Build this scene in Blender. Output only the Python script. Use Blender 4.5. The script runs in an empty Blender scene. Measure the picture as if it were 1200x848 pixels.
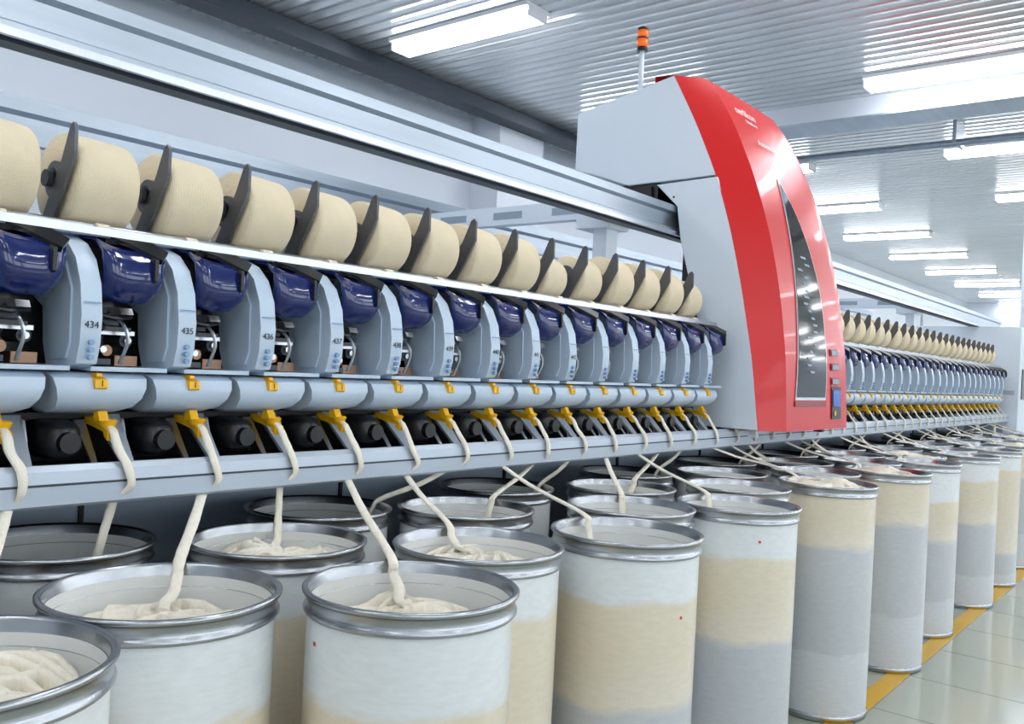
import bpy, math, random
from mathutils import Vector, Matrix, noise
random.seed(7)
ZO=1.455
scene=bpy.context.scene
col=scene.collection
# ------------------------------------------------------------ materials
def mat(name,c,rough=.5,metal=0.,var=.04,scale=8.,bump=0.,coat=0.,emit=None,es=0.,stretch=None,spec=.5):
    m=bpy.data.materials.new(name);m.use_nodes=True
    nt=m.node_tree;b=nt.nodes['Principled BSDF']
    b.inputs['Roughness'].default_value=rough
    b.inputs['Metallic'].default_value=metal
    b.inputs['Coat Weight'].default_value=coat
    b.inputs['Specular IOR Level'].default_value=spec
    tc=nt.nodes.new('ShaderNodeTexCoord')
    mp=nt.nodes.new('ShaderNodeMapping');nt.links.new(tc.outputs['Object'],mp.inputs['Vector'])
    if stretch: mp.inputs['Scale'].default_value=stretch
    n=nt.nodes.new('ShaderNodeTexNoise');n.inputs['Scale'].default_value=scale;n.inputs['Detail'].default_value=3
    nt.links.new(mp.outputs['Vector'],n.inputs['Vector'])
    r=nt.nodes.new('ShaderNodeMapRange');r.inputs['To Min'].default_value=1-var;r.inputs['To Max'].default_value=1+var
    nt.links.new(n.outputs['Fac'],r.inputs['Value'])
    mx=nt.nodes.new('ShaderNodeVectorMath');mx.operation='SCALE'
    mx.inputs[0].default_value=c;nt.links.new(r.outputs['Result'],mx.inputs['Scale'])
    nt.links.new(mx.outputs['Vector'],b.inputs['Base Color'])
    if bump:
        bp=nt.nodes.new('ShaderNodeBump');bp.inputs['Strength'].default_value=bump;bp.inputs['Distance'].default_value=.01
        nt.links.new(n.outputs['Fac'],bp.inputs['Height']);nt.links.new(bp.outputs['Normal'],b.inputs['Normal'])
    if emit:
        b.inputs['Emission Color'].default_value=(*emit,1);b.inputs['Emission Strength'].default_value=es
    return m
M_cover=mat('paint_pale_blue',(.58,.70,.84),.33,0,.03)
M_white=mat('paint_white_blue',(.78,.86,.96),.38,0,.02,3)
M_navy=mat('plastic_navy',(.003,.014,.125),.09,0,.05,coat=.5)
M_black=mat('plastic_black',(.007,.008,.010),.28,0,.1)
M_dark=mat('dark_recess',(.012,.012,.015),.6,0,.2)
M_dgrey=mat('dark_grey_metal',(.055,.065,.08),.4,.3,.1)
M_arm=mat('cradle_arm_grey',(.13,.135,.15),.38,.5,.12)
M_steel=mat('steel',(.58,.60,.63),.28,1,.10,30)
M_rim=mat('can_rim_steel',(.46,.48,.51),.27,1,.16,14)
M_alu=mat('galvanised_beam',(.43,.49,.56),.34,.75,.20,6,stretch=(.15,3,3))
M_rail=mat('rail_grey',(.52,.59,.68),.38,.3,.05,4)
M_grey=mat('machine_body_grey',(.33,.41,.51),.5,0,.05)
M_brass=mat('brass_parts',(.30,.18,.12),.35,.8,.2)
M_yel=mat('plastic_yellow',(.97,.52,.005),.35,0,.04)
M_red=mat('paint_red',(.70,.007,.010),.32,0,.03,2,coat=.15)
M_redd=mat('paint_red_dark',(.30,.006,.009),.3,0,.03,2)
M_glass=mat('window_black',(.008,.010,.016),.08,0,.1)
M_sliver=mat('cotton_sliver_fibre',(.93,.87,.75),.9,0,.10,60,bump=.5,stretch=(1,1,.2))
M_tray=mat('cable_tray_dark',(.045,.06,.08),.5,.3,.1)
M_orange=mat('beacon_orange',(.9,.14,.02),.25,0,.05,emit=(1,.2,.02),es=.3)
M_text=mat('label_print',(.015,.02,.04),.6)
M_btn=mat('button_blue',(.25,.40,.62),.3)
M_tube=mat('lamp_diffuser',(1,1,1),.5,emit=(.95,.97,1.),es=16)
M_fix=mat('lamp_housing',(.85,.87,.9),.4)
M_plas=mat('can_inner_plastic',(.84,.86,.86),.4,0,.03)
M_paper=mat('paper_tube',(.25,.2,.3),.7)
M_screen=mat('touch_screen',(.02,.05,.3),.1,emit=(.05,.2,.7),es=.4)
M_wtext=mat('white_print',(.9,.9,.9),.5)
M_wall=mat('wall_paint',(.76,.81,.89),.7,0,.02,.8)
def yarn_mat():
    m=mat('wound_yarn',(.88,.755,.54),.85,0,.05,25)
    nt=m.node_tree;b=nt.nodes['Principled BSDF'];tc=[n for n in nt.nodes if n.type=='TEX_COORD'][0]
    w=nt.nodes.new('ShaderNodeTexWave');w.bands_direction='X';w.inputs['Scale'].default_value=90;w.inputs['Distortion'].default_value=4;w.inputs['Detail'].default_value=1;w.inputs['Detail Scale'].default_value=.8
    nt.links.new(tc.outputs['Object'],w.inputs['Vector'])
    bp=nt.nodes.new('ShaderNodeBump');bp.inputs['Strength'].default_value=.35;bp.inputs['Distance'].default_value=.003
    nt.links.new(w.outputs['Fac'],bp.inputs['Height']);nt.links.new(bp.outputs['Normal'],b.inputs['Normal'])
    return m
M_yarn=yarn_mat()
def can_mat(name,top,bot,low):
    """semi-transparent plastic: cotton visible through the wall between heights bot and top"""
    m=mat(name,(1,1,1),.30,0,.03,coat=.3)
    nt=m.node_tree;b=nt.nodes['Principled BSDF'];tc=[n for n in nt.nodes if n.type=='TEX_COORD'][0]
    sep=nt.nodes.new('ShaderNodeSeparateXYZ');nt.links.new(tc.outputs['Object'],sep.inputs[0])
    n=nt.nodes.new('ShaderNodeTexNoise');n.inputs['Scale'].default_value=9;n.inputs['Detail'].default_value=8
    mp=nt.nodes.new('ShaderNodeMapping');mp.inputs['Scale'].default_value=(1,1,3)
    nt.links.new(tc.outputs['Object'],mp.inputs['Vector']);nt.links.new(mp.outputs['Vector'],n.inputs['Vector'])
    ad=nt.nodes.new('ShaderNodeMath');ad.operation='MULTIPLY_ADD';ad.inputs[1].default_value=.06
    nt.links.new(n.outputs['Fac'],ad.inputs[0]);nt.links.new(sep.outputs['Z'],ad.inputs[2])
    r=nt.nodes.new('ShaderNodeValToRGB');nt.links.new(ad.outputs[0],r.inputs['Fac'])
    e=r.color_ramp.elements
    W=(.82,.86,.88,1);C=(.79,.71,.56,1);C2=(.81,.75,.64,1);low2=tuple(min(1,c*1.14) for c in low[:3])+(1,)
    e[0].position=0;e[0].color=low2
    e[1].position=1;e[1].color=W
    for p,c in ((bot*.38,low2),(bot*.38+.012,low),(bot-.02,low),(bot+.015,C2),((top+bot)/2,C),(top-.010,C),(top+.010,W)):
        x=e.new(max(.001,min(.999,p+.03)));x.color=c
    n2=nt.nodes.new('ShaderNodeTexNoise');n2.inputs['Scale'].default_value=30;n2.inputs['Detail'].default_value=4
    nt.links.new(mp.outputs['Vector'],n2.inputs['Vector'])
    mr=nt.nodes.new('ShaderNodeMapRange');mr.inputs['To Min'].default_value=.90;mr.inputs['To Max'].default_value=1.08;nt.links.new(n2.outputs['Fac'],mr.inputs['Value'])
    vm=nt.nodes.new('ShaderNodeVectorMath');vm.operation='SCALE';nt.links.new(r.outputs['Color'],vm.inputs[0]);nt.links.new(mr.outputs[0],vm.inputs['Scale'])
    nt.links.new(vm.outputs['Vector'],b.inputs['Base Color'])
    return m
Lg=(.57,.60,.63,1);Lw=(.68,.71,.73,1)
CANM=[can_mat('can_plastic_a',.81,.02,Lw),can_mat('can_plastic_b',.84,.56,Lg),can_mat('can_plastic_c',.79,.56,Lg),can_mat('can_plastic_d',.97,.745,Lg),can_mat('can_plastic_e',.86,.25,Lg)]
def floor_mat():
    m=mat('floor_tiles',(.56,.58,.50),.13,0,.04,.7,coat=.3)
    nt=m.node_tree;b=nt.nodes['Principled BSDF'];tc=[n for n in nt.nodes if n.type=='TEX_COORD'][0]
    br=nt.nodes.new('ShaderNodeTexBrick');br.offset=0;br.inputs['Scale'].default_value=1
    br.inputs['Brick Width'].default_value=.6;br.inputs['Row Height'].default_value=.6;br.inputs['Mortar Size'].default_value=.005
    br.inputs['Color1'].default_value=(.43,.46,.38,1);br.inputs['Color2'].default_value=(.47,.49,.41,1);br.inputs['Mortar'].default_value=(.20,.22,.18,1)
    nt.links.new(tc.outputs['Object'],br.inputs['Vector']);nt.links.new(br.outputs['Color'],b.inputs['Base Color'])
    return m
M_floor=floor_mat()
M_line=mat('floor_paint_yellow',(.82,.46,.01),.3,0,.12,6)
M_ceil=mat('ceiling_slats',(.76,.79,.82),.24,.45,.12,2.5,stretch=(8,.25,1))
M_seam=mat('ceiling_seam',(.25,.27,.30),.5)
# ------------------------------------------------------------ mesh builder
class MB:
    def __init__(s,zo=ZO): s.v=[];s.f=[];s.m=[];s.mats=[];s.sm=[];s.zo=zo
    def mi(s,m):
        if m not in s.mats:s.mats.append(m)
        return s.mats.index(m)
    def add(s,vs,fs,m,smooth=False):
        o=len(s.v);s.v+=[(a,b,c+s.zo) for a,b,c in vs];i=s.mi(m)
        for f in fs: s.f.append([o+k for k in f]);s.m.append(i);s.sm.append(smooth)
    def box(s,x0,x1,y0,y1,z0,z1,m):
        s.add([(x,y,z) for x in(x0,x1) for y in(y0,y1) for z in(z0,z1)],
          [(0,1,3,2),(4,6,7,5),(0,4,5,1),(2,3,7,6),(0,2,6,4),(1,5,7,3)],m)
    def prism(s,prof,x0,x1,m,smooth=False,mend=None):
        n=len(prof);vs=[(x0,y,z) for y,z in prof]+[(x1,y,z) for y,z in prof]
        s.add(vs,[(i,(i+1)%n,n+(i+1)%n,n+i) for i in range(n)],m,smooth)
        s.add(vs,[tuple(range(n))[::-1],tuple(range(n,2*n))],mend or m)
    def sheet(s,grid,m,smooth=True):
        r=len(grid);c=len(grid[0])
        s.add([p for row in grid for p in row],[(i*c+j,i*c+j+1,(i+1)*c+j+1,(i+1)*c+j) for i in range(r-1) for j in range(c-1)],m,smooth)
    def lathe(s,prof,cen,axis,m,seg=24,smooth=True,a0=0,a1=2*math.pi):
        cx,cy,cz=cen;g=[]
        for r,h in prof:
            row=[]
            for k in range(seg+1):
                a=a0+(a1-a0)*k/seg;p,q=r*math.cos(a),r*math.sin(a)
                row.append({'X':(cx+h,cy+p,cz+q),'Z':(cx+p,cy+q,cz+h),'Y':(cx+q,cy+h,cz+p)}[axis])
            g.append(row)
        s.sheet(g,m,smooth)
    def cyl(s,cen,axis,r,h0,h1,m,seg=16):
        s.lathe([(0,h0),(r,h0)],cen,axis,m,seg,False);s.lathe([(r,h0),(r,h1)],cen,axis,m,seg);s.lathe([(r,h1),(0,h1)],cen,axis,m,seg,False)
    def tube(s,pts,rx,ry,m,seg=8,sub=6,jit=0,taper=0):
        P=[Vector(p) for p in pts]
        if sub>1:
            Q=[];E=[2*P[0]-P[1]]+P+[2*P[-1]-P[-2]]
            for i in range(1,len(E)-2):
                for k in range(sub):
                    t=k/sub;a,b,c,d=E[i-1],E[i],E[i+1],E[i+2]
                    Q.append(.5*((2*b)+(c-a)*t+(2*a-5*b+4*c-d)*t*t+(3*b-a-3*c+d)*t**3))
            Q.append(P[-1]);P=Q
        g=[];side=None;j=1
        for i,p in enumerate(P):
            t=(P[min(i+1,len(P)-1)]-P[max(i-1,0)]).normalized()
            if side is None:
                ref=Vector((1,0,0)) if abs(t.x)<.9 else Vector((0,1,0))
                side=(ref-t*ref.dot(t)).normalized()
            else: side=(side-t*side.dot(t)).normalized()
            n=t.cross(side)
            if jit: j=.6*j+.4*(1+jit*2*(random.random()-.5))
            jj=j*(1-taper*abs(2*i/(len(P)-1)-1)**2)
            g.append([tuple(p+side*rx*jj*math.cos(2*math.pi*k/seg)+n*ry*jj*math.sin(2*math.pi*k/seg)) for k in range(seg+1)])
        s.sheet(g,m)
        s.add(g[0][:-1],[tuple(range(seg))[::-1]],m);s.add(g[-1][:-1],[tuple(range(seg))],m)
    def mesh(s,name):
        me=bpy.data.meshes.new(name);me.from_pydata(s.v,[],s.f)
        for m in s.mats: me.materials.append(m)
        me.polygons.foreach_set('material_index',s.m);me.polygons.foreach_set('use_smooth',s.sm)
        me.update();return me
    def obj(s,name,parent=None,bevel=0,weld=True):
        me=s.mesh(name);o=bpy.data.objects.new(name,me);col.objects.link(o)
        if weld: weldm(me)
        if bevel:
            b=o.modifiers.new('b','BEVEL');b.width=bevel;b.segments=2;b.limit_method='ANGLE';b.angle_limit=.7
        if parent:o.parent=parent
        return o
import bmesh
def weldm(me):
    bm=bmesh.new();bm.from_mesh(me);bmesh.ops.remove_doubles(bm,verts=bm.verts,dist=1e-5);bmesh.ops.recalc_face_normals(bm,faces=bm.faces);bm.to_mesh(me);bm.free()
def empty(name):
    e=bpy.data.objects.new(name,None);col.objects.link(e);return e
def inst(me,name,loc=(0,0,0),parent=None,rz=0,sc=1):
    o=bpy.data.objects.new(name,me);col.objects.link(o);o.location=loc;o.rotation_euler[2]=rz
    o.scale=(sc,sc,sc) if not isinstance(sc,tuple) else sc
    if parent:o.parent=parent
    return o
# ------------------------------------------------------------ room
X0,X1,Y0,Y1,ZC=-6.,28.,-9.,5.95,2.43
b=MB(0);b.box(X0,X1,Y0,Y1,-.1,0,M_floor);b.obj('floor')
b=MB(0);b.box(-3,26,1.20,1.29,.0005,.003,M_line);b.obj('floor_line_marking')
b=MB()
x=X0;P=.125
# corrugated metal strips with a shallow trapezoid profile
pr=[(0,0),(.045,.004),(.09,0),(.098,.016),(.117,.016),(.125,0)]
while x<X1:
    for (a,za),(c,zc) in zip(pr,pr[1:]):
        b.add([(x+a,Y0,ZC+za),(x+c,Y0,ZC+zc),(x+c,Y1,ZC+zc),(x+a,Y1,ZC+za)],[(0,1,2,3)],M_seam if a>.089 and a<.116 else M_ceil)
    x+=P
b.box(X0,X1,Y0,Y1,ZC+.025,ZC+.1,M_seam)
b.obj('ceiling')
b=MB(0);b.box(X0,X1,Y1,Y1+.2,0,ZC+ZO+.1,M_wall);b.box(6.6,7.3,5.6,Y1,0,ZC+ZO,M_wall);b.box(13.6,14.3,5.6,Y1,0,ZC+ZO,M_wall);b.obj('wall_left')
b=MB(0);b.box(X1,X1+.2,Y0,Y1+.2,0,ZC+ZO+.1,M_wall);b.obj('wall_far')
b=MB(0);b.box(X0-.2,X0,Y0,Y1+.2,0,ZC+ZO+.1,M_wall);b.obj('wall_back')
b=MB(0)
b.box(X0,X1,Y0-.2,Y0,0,.9,M_wall);b.box(X0,X1,Y0-.2,Y0,3.3,ZC+ZO+.1,M_wall)  # unseen wall; its window openings are added to let world light in
x=X0
while x<X1: b.box(x,x+.5,Y0-.2,Y0,.9,3.3,M_wall);x+=3.35
b.obj('wall_right')
b=MB(0);x=X0+.5
while x<X1-.5:
    for xx in (x,x+1.4,x+2.8): b.box(xx,xx+.05,Y0-.12,Y0-.06,.9,3.3,M_fix)
    b.box(x,x+2.85,Y0-.12,Y0-.06,.9,.96,M_fix);b.box(x,x+2.85,Y0-.12,Y0-.06,3.24,3.3,M_fix);x+=3.35
b.obj('added_light_window')  # frames for the added openings that admit world light, out of view
b=MB();b.box(-5,9.2,5.40,5.60,2.31,2.42,M_tray);b.box(-5,9.2,5.36,5.40,2.29,2.36,M_tray);b.obj('cable_tray')
b=MB();b.box(7.72,8.02,Y0,5.4,2.25,ZC,M_wall);b.box(7.66,8.08,Y0,5.4,2.24,2.255,M_alu);b.obj('trim_1')
b=MB();b.tube([(8.7,Y0+.1,2.2),(8.7,5.2,2.2)],.03,.03,M_alu,10,1);b.tube([(8.95,Y0+.1,2.25),(8.95,5.2,2.25)],.02,.02,M_tray,8,1)
for y in range(-8,6,2): b.box(8.66,8.99,y,y+.03,2.2,ZC,M_alu)
b.obj('ceiling_pipe')
# lamps
b=MB(0)
b.box(-.13,.13,0,1.33,.02,.05,M_fix)
b.prism([(0.01,.02),(0.01,-.035),(1.32,-.035),(1.32,.02)],-.09,.09,M_tube)
b.box(-.10,.10,0,.012,-.04,.03,M_fix);b.box(-.10,.10,1.318,1.33,-.04,.03,M_fix)
lm=b.mesh('ceiling_lamp')
for i in range(-3,10):
    for y in(3.74,1.03,-1.68,-4.39,-7.1):
        X=4.74+2.55*i
        if X0+.3<X<X1-.3: inst(lm,'ceiling_lamp',(X,y,ZC+ZO-.05))
# ------------------------------------------------------------ spinning machine
mach=empty('spinning_machine')
U0,PIT=1.03,.23
XE=11.45
def beam(b,x0,x1,y,z0,z1,w=.10):
    h=z1-z0
    prof=[(y,z0),(y,z0+h*.20),(y+.022,z0+h*.27),(y+.022,z0+h*.70),(y,z0+h*.77),(y,z1),(y+w,z1),(y+w,z0)]
    b.prism(prof,x0,x1,M_alu)
b=MB();beam(b,-2.5,12.9,2.32,.735,.885)
b.box(-2.5,12.9,2.30,2.315,.725,.745,M_steel);b.box(-2.5,12.9,2.34,2.40,.72,.735,M_dgrey)
b.obj('carriage_rail',mach)
b=MB();beam(b,-2.5,12.6,3.85,.735,.98,.12);b.box(-2.5,12.6,3.86,3.93,.70,.735,M_grey);b.obj('carriage_rail_rear',mach)
b=MB()
for x in(-1.8,3.75,9.3):
    b.box(x,x+.06,2.42,3.85,.76,.86,M_white);b.box(x-.02,x+.08,2.44,2.52,.20,.80,M_white);b.box(x-.02,x+.08,3.75,3.83,.20,.80,M_white)
    b.box(x-.06,x+.12,2.40,2.6,.70,.76,M_white)
    for yy in (2.6,3.0,3.4): b.box(x-.002,x,yy,yy+.2,.79,.83,M_grey)
b.obj('rail_supports',mach,.004)
b=MB()
b.box(-2.5,XE,2.45,3.7,-1.45,.10,M_grey)
b.box(-2.5,XE,2.27,3.9,.10,.235,M_grey)
b.box(-2.5,XE,2.75,3.4,.235,.36,M_rail)
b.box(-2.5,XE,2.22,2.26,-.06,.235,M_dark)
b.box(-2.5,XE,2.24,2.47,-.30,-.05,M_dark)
x=-2.5
while x<XE: b.box(x,x+.012,2.44,2.45,-1.3,-.36,M_dark);x+=.92
b.box(-2.5,XE,2.40,2.45,-1.45,-1.36,M_dark)
b.obj('machine_body',mach)
b=MB()
b.prism([(2.06,.262),(2.06,.248),(2.26,.232),(2.26,.25)],-2.5,XE,M_rail)
b.lathe([(.011,-2.5),(.011,XE)],(0,2.10,.272),'X',M_steel,10)
b.box(-2.5,XE,2.045,2.055,.250,.268,M_steel)
b.obj('winding_shaft_rail',mach)
b=MB()
b.prism([(1.945,-.350),(1.945,-.305),(1.948,-.278),(1.960,-.266),(1.985,-.268),(1.99,-.285),(2.05,-.290),(2.05,-.340),(2.03,-.357),(1.955,-.357)],-2.5,XE,M_rail)
b.box(-2.5,XE,1.988,2.26,-.305,-.292,M_dark)
b.box(-2.5,XE,1.9435,1.946,-.309,-.304,M_dgrey)
b.obj('sliver_rail',mach)
# ---- spinning unit mesh (local X: 0 = clip position)
b=MB(0)
cp=[(2.22,.238),(2.14,.246),(2.08,.243),(2.03,.225),(1.985,.187),(1.956,.13),(1.944,.06),(1.947,0),(1.960,-.045),(2.04,-.060),(2.10,-.061),(2.125,.0),(2.135,.08),(2.22,.12)]
x0,x1=-.108,-.062
b.prism(cp,x0,x1,M_cover,True)
b.prism([(2.20,.20),(2.08,.205),(2.025,.178),(1.99,.12),(1.985,.0),(2.0,-.035),(2.07,-.04),(2.09,.03),(2.11,.10),(2.20,.14)],x0-.005,x0,M_cover,True)
for k in range(3): b.cyl((x0+.023,0,.002-.0165*k),'Y',.0062,1.937,1.95,M_btn,10)
b.box(x0+.004,x0+.042,1.9435,1.9465,.088,.091,M_btn)
# navy hood (curved visor with raised ends)
hx0,hx1=-.058,.098
g=[]
hp=[(2.22,.240),(2.13,.243),(2.05,.240),(1.985,.228),(1.955,.200),(1.948,.155),(1.958,.118),(1.985,.100)]
for j,(y,z) in enumerate(hp):
    t=j/(len(hp)-1);row=[]
    for i in range(15):
        u=i/14;e=abs(2*u-1)
        inset=.012*t**2
        xx=hx0+inset+(hx1-hx0-2*inset)*u
        dip=.012*math.sin(math.pi*u)*math.sin(math.pi*min(1,t*1.2))
        row.append((xx,y+.018*e**4,z-dip+.022*e**4*t))
    g.append(row)
b.sheet(g,M_navy)
g2=[[ (x,y+.006,z-.004) for x,y,z in r] for r in g];b.sheet(g2,M_navy)
b.sheet([g[-1],g2[-1]],M_navy)
for s in(0,-1): b.sheet([[r[s] for r in g],[r[s] for r in g2]],M_navy)
# black thread plate and finger across the hood
b.prism([(2.10,.250),(2.03,.244),(2.035,.232),(2.11,.236)],-.02,.075,M_black)
b.add([(.0,2.05,.250),(.075,2.0,.244),(.095,1.958,.222),(.075,1.945,.200),(.02,2.00,.236),
       (.0,2.05,.240),(.075,2.0,.234),(.095,1.966,.212),(.075,1.955,.190),(.02,2.00,.226)],
      [(0,1,2,3,4),(9,8,7,6,5),(0,5,6,1),(1,6,7,2),(2,7,8,3),(3,8,9,4),(4,9,5,0)],M_black)
b.prism([(1.962,.205),(1.942,.20),(1.940,.150),(1.952,.145)],.055,.063,M_black)
# mechanism between the covers
b.box(-.058,.118,2.17,2.22,-.05,.10,M_black)
b.box(-.058,.02,2.06,2.16,.060,.10,M_black)
b.box(-.05,.03,2.05,2.16,.045,.055,M_dgrey);b.box(-.02,.06,2.03,2.055,.022,.032,M_steel);b.box(-.055,-.03,2.03,2.09,.0,.03,M_brass)
b.tube([(-.055,2.01,.07),(-.01,1.99,.060),(.05,2.03,.066)],.005,.005,M_black,6,3)
b.tube([(.01,2.08,.085),(.018,2.01,.05),(.028,2.00,.01),(.022,2.02,-.045)],.0045,.0045,M_steel,6,4)
b.cyl((.045,0,.010),'Y',.016,2.04,2.12,M_dgrey,14);b.cyl((.045,0,.010),'Y',.008,2.03,2.04,M_steel,10)
b.cyl((-.010,0,-.015),'Y',.013,2.02,2.12,M_brass,12);b.box(-.055,-.01,2.0,2.09,-.047,-.034,M_dgrey)
b.box(.02,.075,2.04,2.13,-.05,-.026,M_brass);b.box(-.03,.035,2.00,2.03,.030,.040,M_black)
b.prism([(2.10,.06),(2.0,.05),(1.990,.035),(2.03,.02),(2.10,.03)],-.042,-.030,M_black)
b.prism([(2.10,.09),(2.01,.085),(2.0,.07),(2.10,.065)],.01,.04,M_steel)
b.cyl((-.035,0,-.012),'Y',.008,1.985,2.05,M_steel,8)
b.box(-.062,.122,1.985,2.20,-.062,-.052,M_cover)
# lower trough cover
g=[]
tp=[(2.07,-.066),(2.0,-.068),(1.975,-.078),(1.965,-.100),(1.972,-.124),(2.0,-.146),(2.06,-.160),(2.10,-.165)]
for j,(y,z) in enumerate(tp):
    t=j/(len(tp)-1);ins=.0+.045*t**2
    g.append([(-.112+ins+(.222-2*ins)*i/8-.035,y+.01*abs(i/4-1)**4,z) for i in range(9)])
b.sheet(g,M_cover)
b.add([p for r in g for p in (r[0],(r[0][0],2.14,r[0][2]))],[(2*i,2*i+1,2*i+3,2*i+2) for i in range(7)],M_cover)
# yellow number tag
b.prism([(1.960,-.080),(1.958,-.098),(1.972,-.106),(1.985,-.10),(1.985,-.074)],-.062,-.034,M_yel)
b.box(-.054,-.042,1.972,2.01,-.074,-.066,M_yel)
# black motor bodies & fins
b.box(-.13,.10,2.12,2.25,-.18,-.165,M_dark)
def blob(cx,cy,cz,rx,ry,rz,m):
    g=[]
    f=lambda v:math.copysign(abs(v)**.6,v)
    for i in range(9):
        a=-math.pi/2+math.pi*i/8;row=[]
        for k in range(15):
            p=2*math.pi*k/14
            row.append((cx+rx*f(math.cos(a))*f(math.cos(p)),cy+ry*f(math.cos(a))*f(math.sin(p)),cz+rz*f(math.sin(a))))
        g.append(row)
    b.sheet(g,m)
blob(-.088,2.10,-.222,.046,.08,.046,M_black)
b.cyl((-.088,0,-.225),'Y',.024,2.005,2.03,M_black,14)
# bright sheet metal brackets leaning towards the rail
def plate(xa,xb,ya,za,yb,zb,w,th,m):
    b.add([(xa,ya,za),(xa+w,ya,za),(xb+w*.45,yb,zb),(xb,yb,zb),(xa,ya+th,za-th),(xa+w,ya+th,za-th),(xb+w*.45,yb+th,zb-th),(xb,yb+th,zb-th)],
      [(0,1,2,3),(7,6,5,4),(0,4,5,1),(1,5,6,2),(2,6,7,3),(3,7,4,0)],m)
plate(.020,.035,2.12,-.17,1.995,-.285,.060,.006,M_rail)
plate(-.040,-.034,2.10,-.18,2.0,-.285,.026,.006,M_steel)
b.prism([(2.22,-.17),(2.10,-.18),(2.06,-.285),(2.22,-.29)],.075,.082,M_steel)
# yellow sliver clip (funnel + lever)
b.lathe([(.008,-.006),(.019,.003),(.023,.012),(.018,.016),(.007,.005)],(0,2.02,-.190),'Z',M_yel,14)
b.prism([(2.11,-.172),(2.01,-.182),(2.0,-.192),(2.015,-.202),(2.11,-.188)],-.010,.010,M_yel)
b.prism([(2.03,-.160),(2.012,-.154),(2.0,-.176),(2.03,-.18)],-.028,-.006,M_yel)
b.prism([(2.01,-.190),(1.990,-.198),(1.992,-.220),(2.008,-.210)],-.013,.013,M_yel)
# yarn guide on rail
b.cyl((-.02,2.085,.268),'X',.014,-.0,.03,M_sliver,10)
# cradle arm (slender pointed plate) and hub
ax=-.092
b.prism([(2.055,.425),(2.056,.488),(2.066,.500),(2.080,.492),(2.112,.425),(2.205,.285),(2.20,.245),(2.165,.25),(2.105,.345)],ax,ax+.008,M_arm)
b.cyl((ax,2.17,.38),'X',.044,.008,.02,M_arm,20);b.cyl((ax,2.17,.38),'X',.020,-.012,.0,M_dgrey,14)
b.prism([(2.20,.235),(2.20,.36),(2.25,.36),(2.25,.235)],ax+.165,ax+.175,M_dgrey)
unit=b.mesh('spinning_unit');weldm(unit)
try: unit.set_sharp_from_angle(angle=.75)
except Exception: pass
def text(s,size,mw,m,name,parent,ext=.0003):
    cu=bpy.data.curves.new(name,'FONT');cu.body=s;cu.size=size;cu.align_x='CENTER';cu.align_y='CENTER';cu.extrude=ext
    cu.materials.append(m);o=bpy.data.objects.new(name,cu);col.objects.link(o);o.matrix_world=mw;o.parent=parent;return o
UN=[]
n=-5
while U0+PIT*n<XE-.15:
    X=U0+PIT*n
    if not(4.08<X<5.42) : UN.append((n,X))
    n+=1
def package(name,r0,r1,L=.076):
    b=MB(0)
    pr=[(.028,-L-.012),(.028,-L+.002),(.05,-L+.002),(r0-.006,-L),(r0,-L+.008)]
    for k in range(1,8):
        t=k/8;pr.append((r0+(r1-r0)*t+.002*math.sin(math.pi*t),-L+2*L*t))
    pr+=[(r1,L-.008),(r1-.006,L),(.028,L)]
    b.lathe(pr[:2],(0,0,0),'X',M_paper,20);b.lathe([(.001,-L-.012),(.028,-L-.012)],(0,0,0),'X',M_black,20,False)
    b.lathe(pr[1:],(0,0,0),'X',M_yarn,40)
    b.lathe([(.028,L),(.024,L+.01),(.001,L+.01)],(0,0,0),'X',M_paper,20)
    return b.mesh(name)
P1=package('yarn_package_full',.112,.106);P2=package('yarn_package_mid',.098,.092);P3=package('yarn_package_small',.085,.078)
for n,X in UN:
    inst(unit,'spinning_unit',(X,0,ZO),mach)
    if n<9:
        text(str(434+n),.0215,Matrix.Translation((X-.085,1.9425,ZO+.040))@Matrix.Rotation(math.pi/2,4,'X'),M_text,'unit_number',mach)
        text('1',.02,Matrix.Translation((X-.047,1.9575,ZO-.089))@Matrix.Rotation(math.pi/2,4,'X'),M_text,'tag_number',mach)
    if n in(8,14): pm,r=P3,.085
    elif n in (9,13,20,27): pm,r=P2,.098
    else: pm,r=P1,.11
    inst(pm,'yarn_package',(X,2.17+(.11-r)*.3,ZO+.272+r-.002),None)
# header cabinet at far end
b=MB()
b.box(XE,XE+2.0,1.86,4.1,-1.41,.72,M_white);b.box(XE+.02,XE+1.98,1.88,4.08,-1.455,-1.41,M_dark)
for k in range(1,4): b.box(XE+.5*k,XE+.5*k+.008,1.855,1.86,-1.4,.70,M_dark)
b.box(XE-.006,XE,1.9,2.6,-.05,.0,M_rail);b.box(XE+.15,XE+.42,1.85,1.86,-.1,.25,M_glass);b.box(XE-.004,XE,2.0,2.4,-.9,-.4,M_grey)
b.cyl((XE+.3,3.0,.72),'Z',.015,0,.26,M_steel);b.cyl((XE+.3,3.0,.98),'Z',.04,0,.14,M_orange)
b.box(XE+.9,XE+1.1,2.3,2.45,.72,.74,M_black)
b.obj('drive_cabinet',mach,.006)
b=MB(0);b.box(15.2,15.8,1.9,2.5,0,ZC+ZO,M_wall);b.obj('trim_2')
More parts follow.
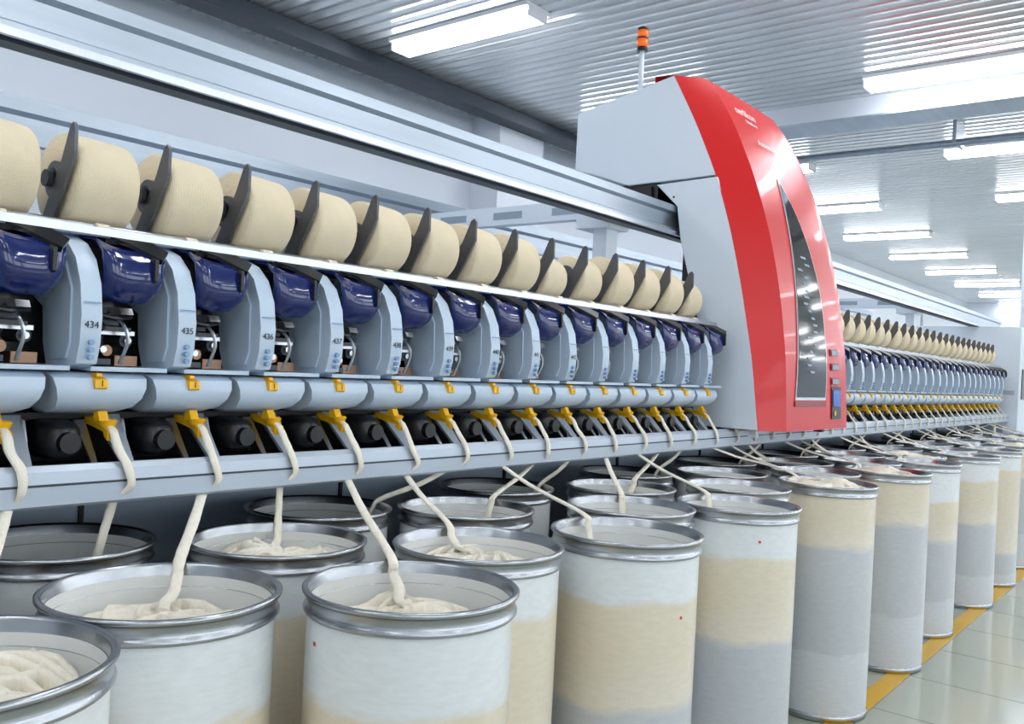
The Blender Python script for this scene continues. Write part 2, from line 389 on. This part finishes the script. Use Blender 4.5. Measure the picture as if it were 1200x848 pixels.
# ------------------------------------------------------------ service robot (carriage)
rob=empty('piecing_robot')
RX0,RX1=4.19,5.30
bd=[(-.2635,1.80),(.1,1.85),(.474,1.929),(.75,2.0),(1.02,2.09),(1.3,2.215),(1.583,2.366)]
ou=[(-.2635,1.715),(.1,1.735),(.45,1.785),(.75,1.855),(1.02,1.945),(1.3,2.065),(1.46,2.155),(1.583,2.25)]
def ip(t,z):
    if z<=t[0][0]:return t[0][1]
    for (a,ya),(c,yc) in zip(t,t[1:]):
        if z<=c:
            k=(z-a)/(c-a);return ya+(yc-ya)*k
    return t[-1][1]
def sm(t,z):return (ip(t,z-.1)+ip(t,z)*2+ip(t,z+.1))/4 if -.15<z<1.45 else ip(t,z)
def wx(x):
    if x<RX0+.15:return (1-(x-RX0)/.15)
    if x>RX1-.07:return .55*((x-RX1+.07)/.07)**2
    return -.06*math.sin(math.pi*(x-RX0-.15)/(RX1-RX0-.22))
def ys(x,z):
    w=wx(x);return sm(bd,z)*w+sm(ou,z)*(1-w)
b=MB()
xs=[RX0+.15*k/4 for k in range(5)]+[RX0+.15+(RX1-RX0-.22)*k/12 for k in range(1,13)]+[RX1-.07+.07*k/4 for k in range(1,5)]
zs=[-.2635+(1.583+.2635)*k/40 for k in range(41)]
g=[[(x,ys(x,z),z) for x in xs] for z in zs]
for k,(dy,dz) in enumerate([(.05,.022),(.10,.032),(.16,.034)]):
    g.append([(x,ys(x,1.583)+dy*(1 if wx(x)<.3 else 1-.3*wx(x)),1.583+dz*(1-.8*max(0,wx(x)))) for x in xs])
g.append([(x,2.48,1.56) for x in xs])
b.sheet(g,M_red)
b.add([(x,ys(x,-.2635),-.2635) for x in xs]+[(xs[-1],2.25,-.2635),(xs[0],2.25,-.2635)],[tuple(range(len(xs)+2))],M_redd)
b.add([p for z in zs for p in ((RX1,ys(RX1,z),z),(RX1,ip(bd,z)+.12,z))],[(2*i,2*i+1,2*i+3,2*i+2) for i in range(len(zs)-1)],M_red,False)
o=b.obj('red_shell',rob)
try:o.data.set_sharp_from_angle(angle=.5)
except Exception:pass
b=MB()
housing=[(2.366,1.583),(2.98,1.459),(2.98,1.13),(2.86,1.10),(2.62,1.015),(2.092,1.026),(2.215,1.3)]
b.prism(housing,RX0,RX1-.01,M_white)
lowp=[(2.44,1.005),(2.085,1.018),(2.0,.75),(1.929,.474),(1.85,.1),(1.80,-.2635),(2.27,-.259),(2.27,-.24),(2.13,-.02),(2.12,.03),(2.12,.15),(2.17,.323),(2.28,.70),(2.31,.88)]
b.prism(lowp,RX0,RX0+.03,M_white);b.prism(lowp,RX1-.03,RX1-.005,M_white)
b.obj('housing',rob,.006)
b=MB()
b.box(RX0+.04,RX1-.04,2.08,2.28,.0,1.0,M_dark)
b.box(RX0+.02,RX1-.04,2.44,2.9,.90,1.02,M_black)
for x in(RX0+.06,RX1-.2): b.cyl((x+.05,0,.90),'Y',.05,2.44,2.5,M_black,16);b.box(x,x+.1,2.45,2.6,.88,1.0,M_dgrey)
b.box(RX0+.0,RX0+.03,2.47,2.6,.9,1.0,M_black)
b.box(RX0+.02,RX0+.05,2.10,2.15,-.33,-.26,M_white);b.box(RX1-.08,RX1-.04,1.85,1.9,-.30,-.26,M_dgrey);b.box(RX0+.05,RX0+.08,1.83,1.87,-.30,-.26,M_white)
b.cyl((RX0-.003,2.33,.93),'X',.006,0,.003,M_dgrey,8);b.cyl((RX0-.003,2.13,.10),'X',.006,0,.003,M_dgrey,8)
b.obj('drive_unit',rob)
wl=[(1.06,4.655,4.665),(.95,4.635,4.735),(.85,4.615,4.785),(.7,4.59,4.835),(.54,4.56,4.872),(.35,4.53,4.885),(.15,4.50,4.885),(.0,4.475,4.87),(-.09,4.46,4.855)]
def patch(rows,off,mt,b):
    g=[]
    for z,a,c in rows: g.append([(a+(c-a)*k/6,ys(a+(c-a)*k/6,z)-off,z) for k in range(7)])
    b.sheet(g,mt)
def dense(r):
    o=[]
    for (z,a,c),(z2,a2,c2) in zip(r,r[1:]):
        for k in range(4): t=k/4;o.append((z+(z2-z)*t,a+(a2-a)*t,c+(c2-c)*t))
    return o+[r[-1]]
b=MB()
fr=[(1.085,4.65,4.672)]+[(z,a-.012,c+.016) for z,a,c in wl[1:-1]]+[(-.105,4.445,4.87)]
patch(dense(fr),.004,M_white,b);patch(dense(wl),.008,M_glass,b)
patch([(-.11,4.44,4.875),(-.14,4.44,4.87)],.006,M_redd,b)
for z in(.16,.08,.0): patch([(z+.02,4.965,5.09),(z-.02,4.965,5.09)],.006,M_redd,b);patch([(z+.012,4.975,5.08),(z-.014,4.975,5.08)],.009,M_grey,b)
patch([(-.03,4.97,5.12),(-.21,4.97,5.12)],.006,M_black,b);patch([(-.05,4.985,5.105),(-.14,4.985,5.105)],.009,M_screen,b)
patch([(-.165,5.0,5.03),(-.19,5.0,5.03)],.009,M_yel,b)
b.obj('front_window',rob,weld=False)
b=MB()
random.seed(5)
for k in range(18):
    z=.66-.036*k;a=4.59+.12*random.random()
    patch([(z,a,a+.03+.05*random.random()),(z-.012,a+.01,a+.05+.04*random.random())],.010,M_grey,b)  # short grey dashes laid over the dark glass
b.obj('window_pattern',rob,weld=False)
for s,z,sz,tx in(('oerlikon',1.44,.075,4.58),('Schlafhorst',1.385,.032,4.60),('Autocoro 8',1.27,.050,4.68)):
    z0,z1=z-.03,z+.03
    sl=math.atan2(ys(tx,z1)-ys(tx,z0),z1-z0)
    yw=math.atan2(ys(tx+.03,z)-ys(tx-.03,z),.06)
    text(s,sz,Matrix.Translation((tx,ys(tx,z)-.008,ZO+z))@Matrix.Rotation(yw,4,'Z')@Matrix.Rotation(math.pi/2-sl,4,'X'),M_wtext,'lettering',rob,.0006)
b=MB()
b.cyl((4.27,2.62,1.50),'Z',.014,0,.29,M_white);b.cyl((4.27,2.62,1.79),'Z',.030,-.01,.012,M_black,20);b.cyl((4.27,2.62,1.80),'Z',.031,0,.045,M_orange,20)
b.cyl((4.27,2.62,1.845),'Z',.033,0,.008,M_black,20);b.cyl((4.27,2.62,1.853),'Z',.030,0,.04,M_orange,20);b.cyl((4.27,2.62,1.893),'Z',.031,0,.014,M_black,20)
b.obj('beacon',rob)
# ------------------------------------------------------------ cans
Hc=1.005
def can_mesh(name,mt,fill,ropes=True,seed=0):
    random.seed(seed);b=MB(0);S=64;T=Hc
    b.lathe([(.2,.0),(.209,.002),(.209,.026),(.206,.03)],(0,0,0),'Z',M_rim,S)
    b.lathe([(.205,.03),(.205,T-.046)],(0,0,0),'Z',mt,S)
    rp=[(.205,-.048),(.210,-.047),(.2130,-.043),(.2130,-.039),(.210,-.035),(.2085,-.030),(.209,-.014),(.213,-.012),(.2165,-.008),(.2165,-.003),(.212,0),(.206,-.001),(.203,-.005),(.2015,-.045),(.2,-.048)]
    b.lathe([(r,T+h) for r,h in rp],(0,0,0),'Z',M_rim,S)
    b.lathe([(.2005,T-.025),(.2005,max(.05,fill-.05))],(0,0,0),'Z',M_plas,S)
    g=[]
    def hf(x,y):
        r=math.hypot(x,y)
        return .03*noise.noise(Vector((x*9+seed,y*9,0)))+.035*(1-(r/.197)**2)
    for i in range(13):
        r=.1985*i/12;row=[]
        for k in range(37):
            a=2*math.pi*k/36;x,y=r*math.cos(a),r*math.sin(a)
            row.append((x,y,fill+hf(x,y)))
        g.append(row)
    b.sheet(g,M_sliver)
    if ropes:
        pts=[];nl=11
        for i in range(nl*12):
            a=2*math.pi*i/12;c=2*math.pi*i/(12*nl)*1.0+.3*seed
            R=.085+.012*math.sin(i*.37);cx,cy=.085*math.cos(c),.085*math.sin(c)
            x,y=cx+R*math.cos(a),cy+R*math.sin(a)
            r=math.hypot(x,y)
            if r>.178:x*=.178/r;y*=.178/r
            pts.append((x,y,fill+hf(x,y)+.006+.008*abs(math.sin(i*1.7+seed))+.008*noise.noise(Vector((i*.3,seed,0)))))
        b.tube(pts,.016,.007,M_sliver,6,2,.25)
    return b.mesh(name)
fl=[.893,.80,.78,.950,.912]
CM=[can_mesh('can_'+'abcde'[k],CANM[k],fl[k],True,k+1) for k in range(5)]
cans=[(.50,1.38,4),(.91,1.54,0),(1.29,1.265,0),(1.72,1.46,4),(2.20,1.32,1),(3.02,1.355,1),(4.03,1.39,3),(4.92,1.385,3),(5.74,1.42,2),(6.72,1.39,1),(7.6,1.40,4),(8.5,1.40,3),(9.4,1.40,1),(10.3,1.40,0),
 (2.62,1.56,2),(3.50,1.58,1),(4.45,1.60,4),(5.34,1.65,1),(6.2,1.61,3),(7.15,1.62,1),(8.05,1.6,2),(8.95,1.6,1),(9.85,1.6,3),(10.8,1.6,1),
 (.50,1.83,2),(1.36,1.80,4),(2.12,1.86,1),(3.02,1.85,0),(3.93,1.86,1),(4.85,1.87,2),(5.77,1.87,1),(6.65,1.87,4),(7.55,1.87,1),(8.5,1.87,1),(9.4,1.87,1),(10.3,1.87,1),
 (.06,1.60,1),(.07,2.06,1),(.95,2.07,2),(1.74,2.11,2),(2.58,2.12,2),(3.48,2.11,1),(4.4,2.12,1),(5.3,2.12,1),(6.2,2.12,1),(7.1,2.12,1),(8.05,2.12,1),(8.95,2.12,1),(9.9,2.12,1)]
for i,(x,y,k) in enumerate(cans):
    inst(CM[k],'sliver_can',(x,y,0),None,rz=i*1.3)
b=MB(0)
for x,y,z,a in((1.29,1.265,.91,2.88),(2.20,1.32,.80,-1.75),(3.02,1.355,.90,-2.35)):
    r=.2058;vs=[]
    for dz in(0,.008):
        for da in(-.022,.022): vs.append((x+r*math.cos(a+da),y+r*math.sin(a+da),z+dz))
    b.add(vs,[(0,1,3,2)],M_red)
b.obj('can_sticker')
# ------------------------------------------------------------ slivers
random.seed(11)
b=MB()
rows=[[],[],[],[]]
for c in cans:
    r=0 if c[1]<1.5 else 1 if c[1]<1.7 else 2 if c[1]<1.95 else 3
    rows[r].append(c)
expl={-4:(.07,2.06),-3:(.06,1.60),-2:(.50,1.83),-1:(.50,1.38),0:(.95,2.07),1:(.91,1.54),2:(1.36,1.80),3:(1.29,1.265),4:(1.72,1.46),5:(1.74,2.11),6:(2.20,1.32),7:(2.12,1.86),8:(2.58,2.12),9:(2.62,1.56),10:(3.02,1.355),11:(3.02,1.85)}
n=-5
while U0+PIT*n<XE-.15:
    X=U0+PIT*n
    j=lambda s:random.uniform(-s,s)
    b.tube([(X,2.02,-.185),(X,1.990,-.20),(X+.003+j(.004),1.968,-.235),(X+.008+j(.008),1.940,-.275),(X+.010+j(.012),1.934,-.315),(X+.012+j(.008),1.948,-.338)],.0115,.006,M_sliver,8,5,.15,.35)
    if n in expl:
        t=expl[n];best=min(cans,key=lambda c:(c[0]-t[0])**2+(c[1]-t[1])**2)
    elif n<-4: n+=1;continue
    else:
        r=[3,1,0,2][n%4]
        best=min(rows[r],key=lambda c:abs(c[0]-X))
    cx,cy,k=best
    zr=Hc-ZO;zf=fl[k]-ZO+.02
    s=(X+.015,1.995,-.345)
    dx,dy=s[0]-cx,s[1]-cy;L=math.hypot(dx,dy) or 1
    if L>.215:
        ux,uy=dx/L,dy/L
        R=(cx+ux*.207,cy+uy*.207,zr+.010)
        mid=(s[0]*.55+R[0]*.45,s[1]*.55+R[1]*.45,s[2]*.45+R[2]*.55)
        pts=[s,mid,R,(cx+ux*.178,cy+uy*.178,max(zf+.02,zr-.02)),(cx+ux*.14+j(.01),cy+uy*.14,max(zf+.03,(zr*.5+zf*.5))),(cx+ux*.09,cy+uy*.09+j(.02),zf+.035),(cx+ux*.03,cy+uy*.03,zf+.04)]
    else:
        ex,ey=cx+dx*.75,cy+dy*.75
        pts=[s,((s[0]*.6+ex*.4),(s[1]*.6+ey*.4),(s[2]+zr)/2),(ex,ey,zr-.03),(cx+dx*.6,cy+dy*.6,zf+.05),(cx+dx*.3,cy+dy*.3+.03,zf+.045)]
    b.tube(pts,.012,.005,M_sliver,8,6,.15)
    n+=1
b.obj('cotton_sliver',mach,weld=False)
# ------------------------------------------------------------ world
w=bpy.data.worlds.new('World');scene.world=w;w.use_nodes=True
bg=w.node_tree.nodes['Background'];bg.inputs['Color'].default_value=(.88,.94,1,1);bg.inputs['Strength'].default_value=3.3
# ------------------------------------------------------------ camera
R=((.62583,-.77827,.05133),(-.03463,.03802,.99868),(.77919,.62678,.00316))
m=Matrix(((R[0][0],R[1][0],-R[2][0],0),(R[0][1],R[1][1],-R[2][1],0),(R[0][2],R[1][2],-R[2][2],ZO),(0,0,0,1)))
cd=bpy.data.cameras.new('camera');cam=bpy.data.objects.new('camera',cd);col.objects.link(cam);cam.matrix_world=m
cd.sensor_width=36;cd.lens=1047.2/1200*36;cd.clip_start=.05
scene.camera=cam
scene.view_settings.view_transform='Standard'
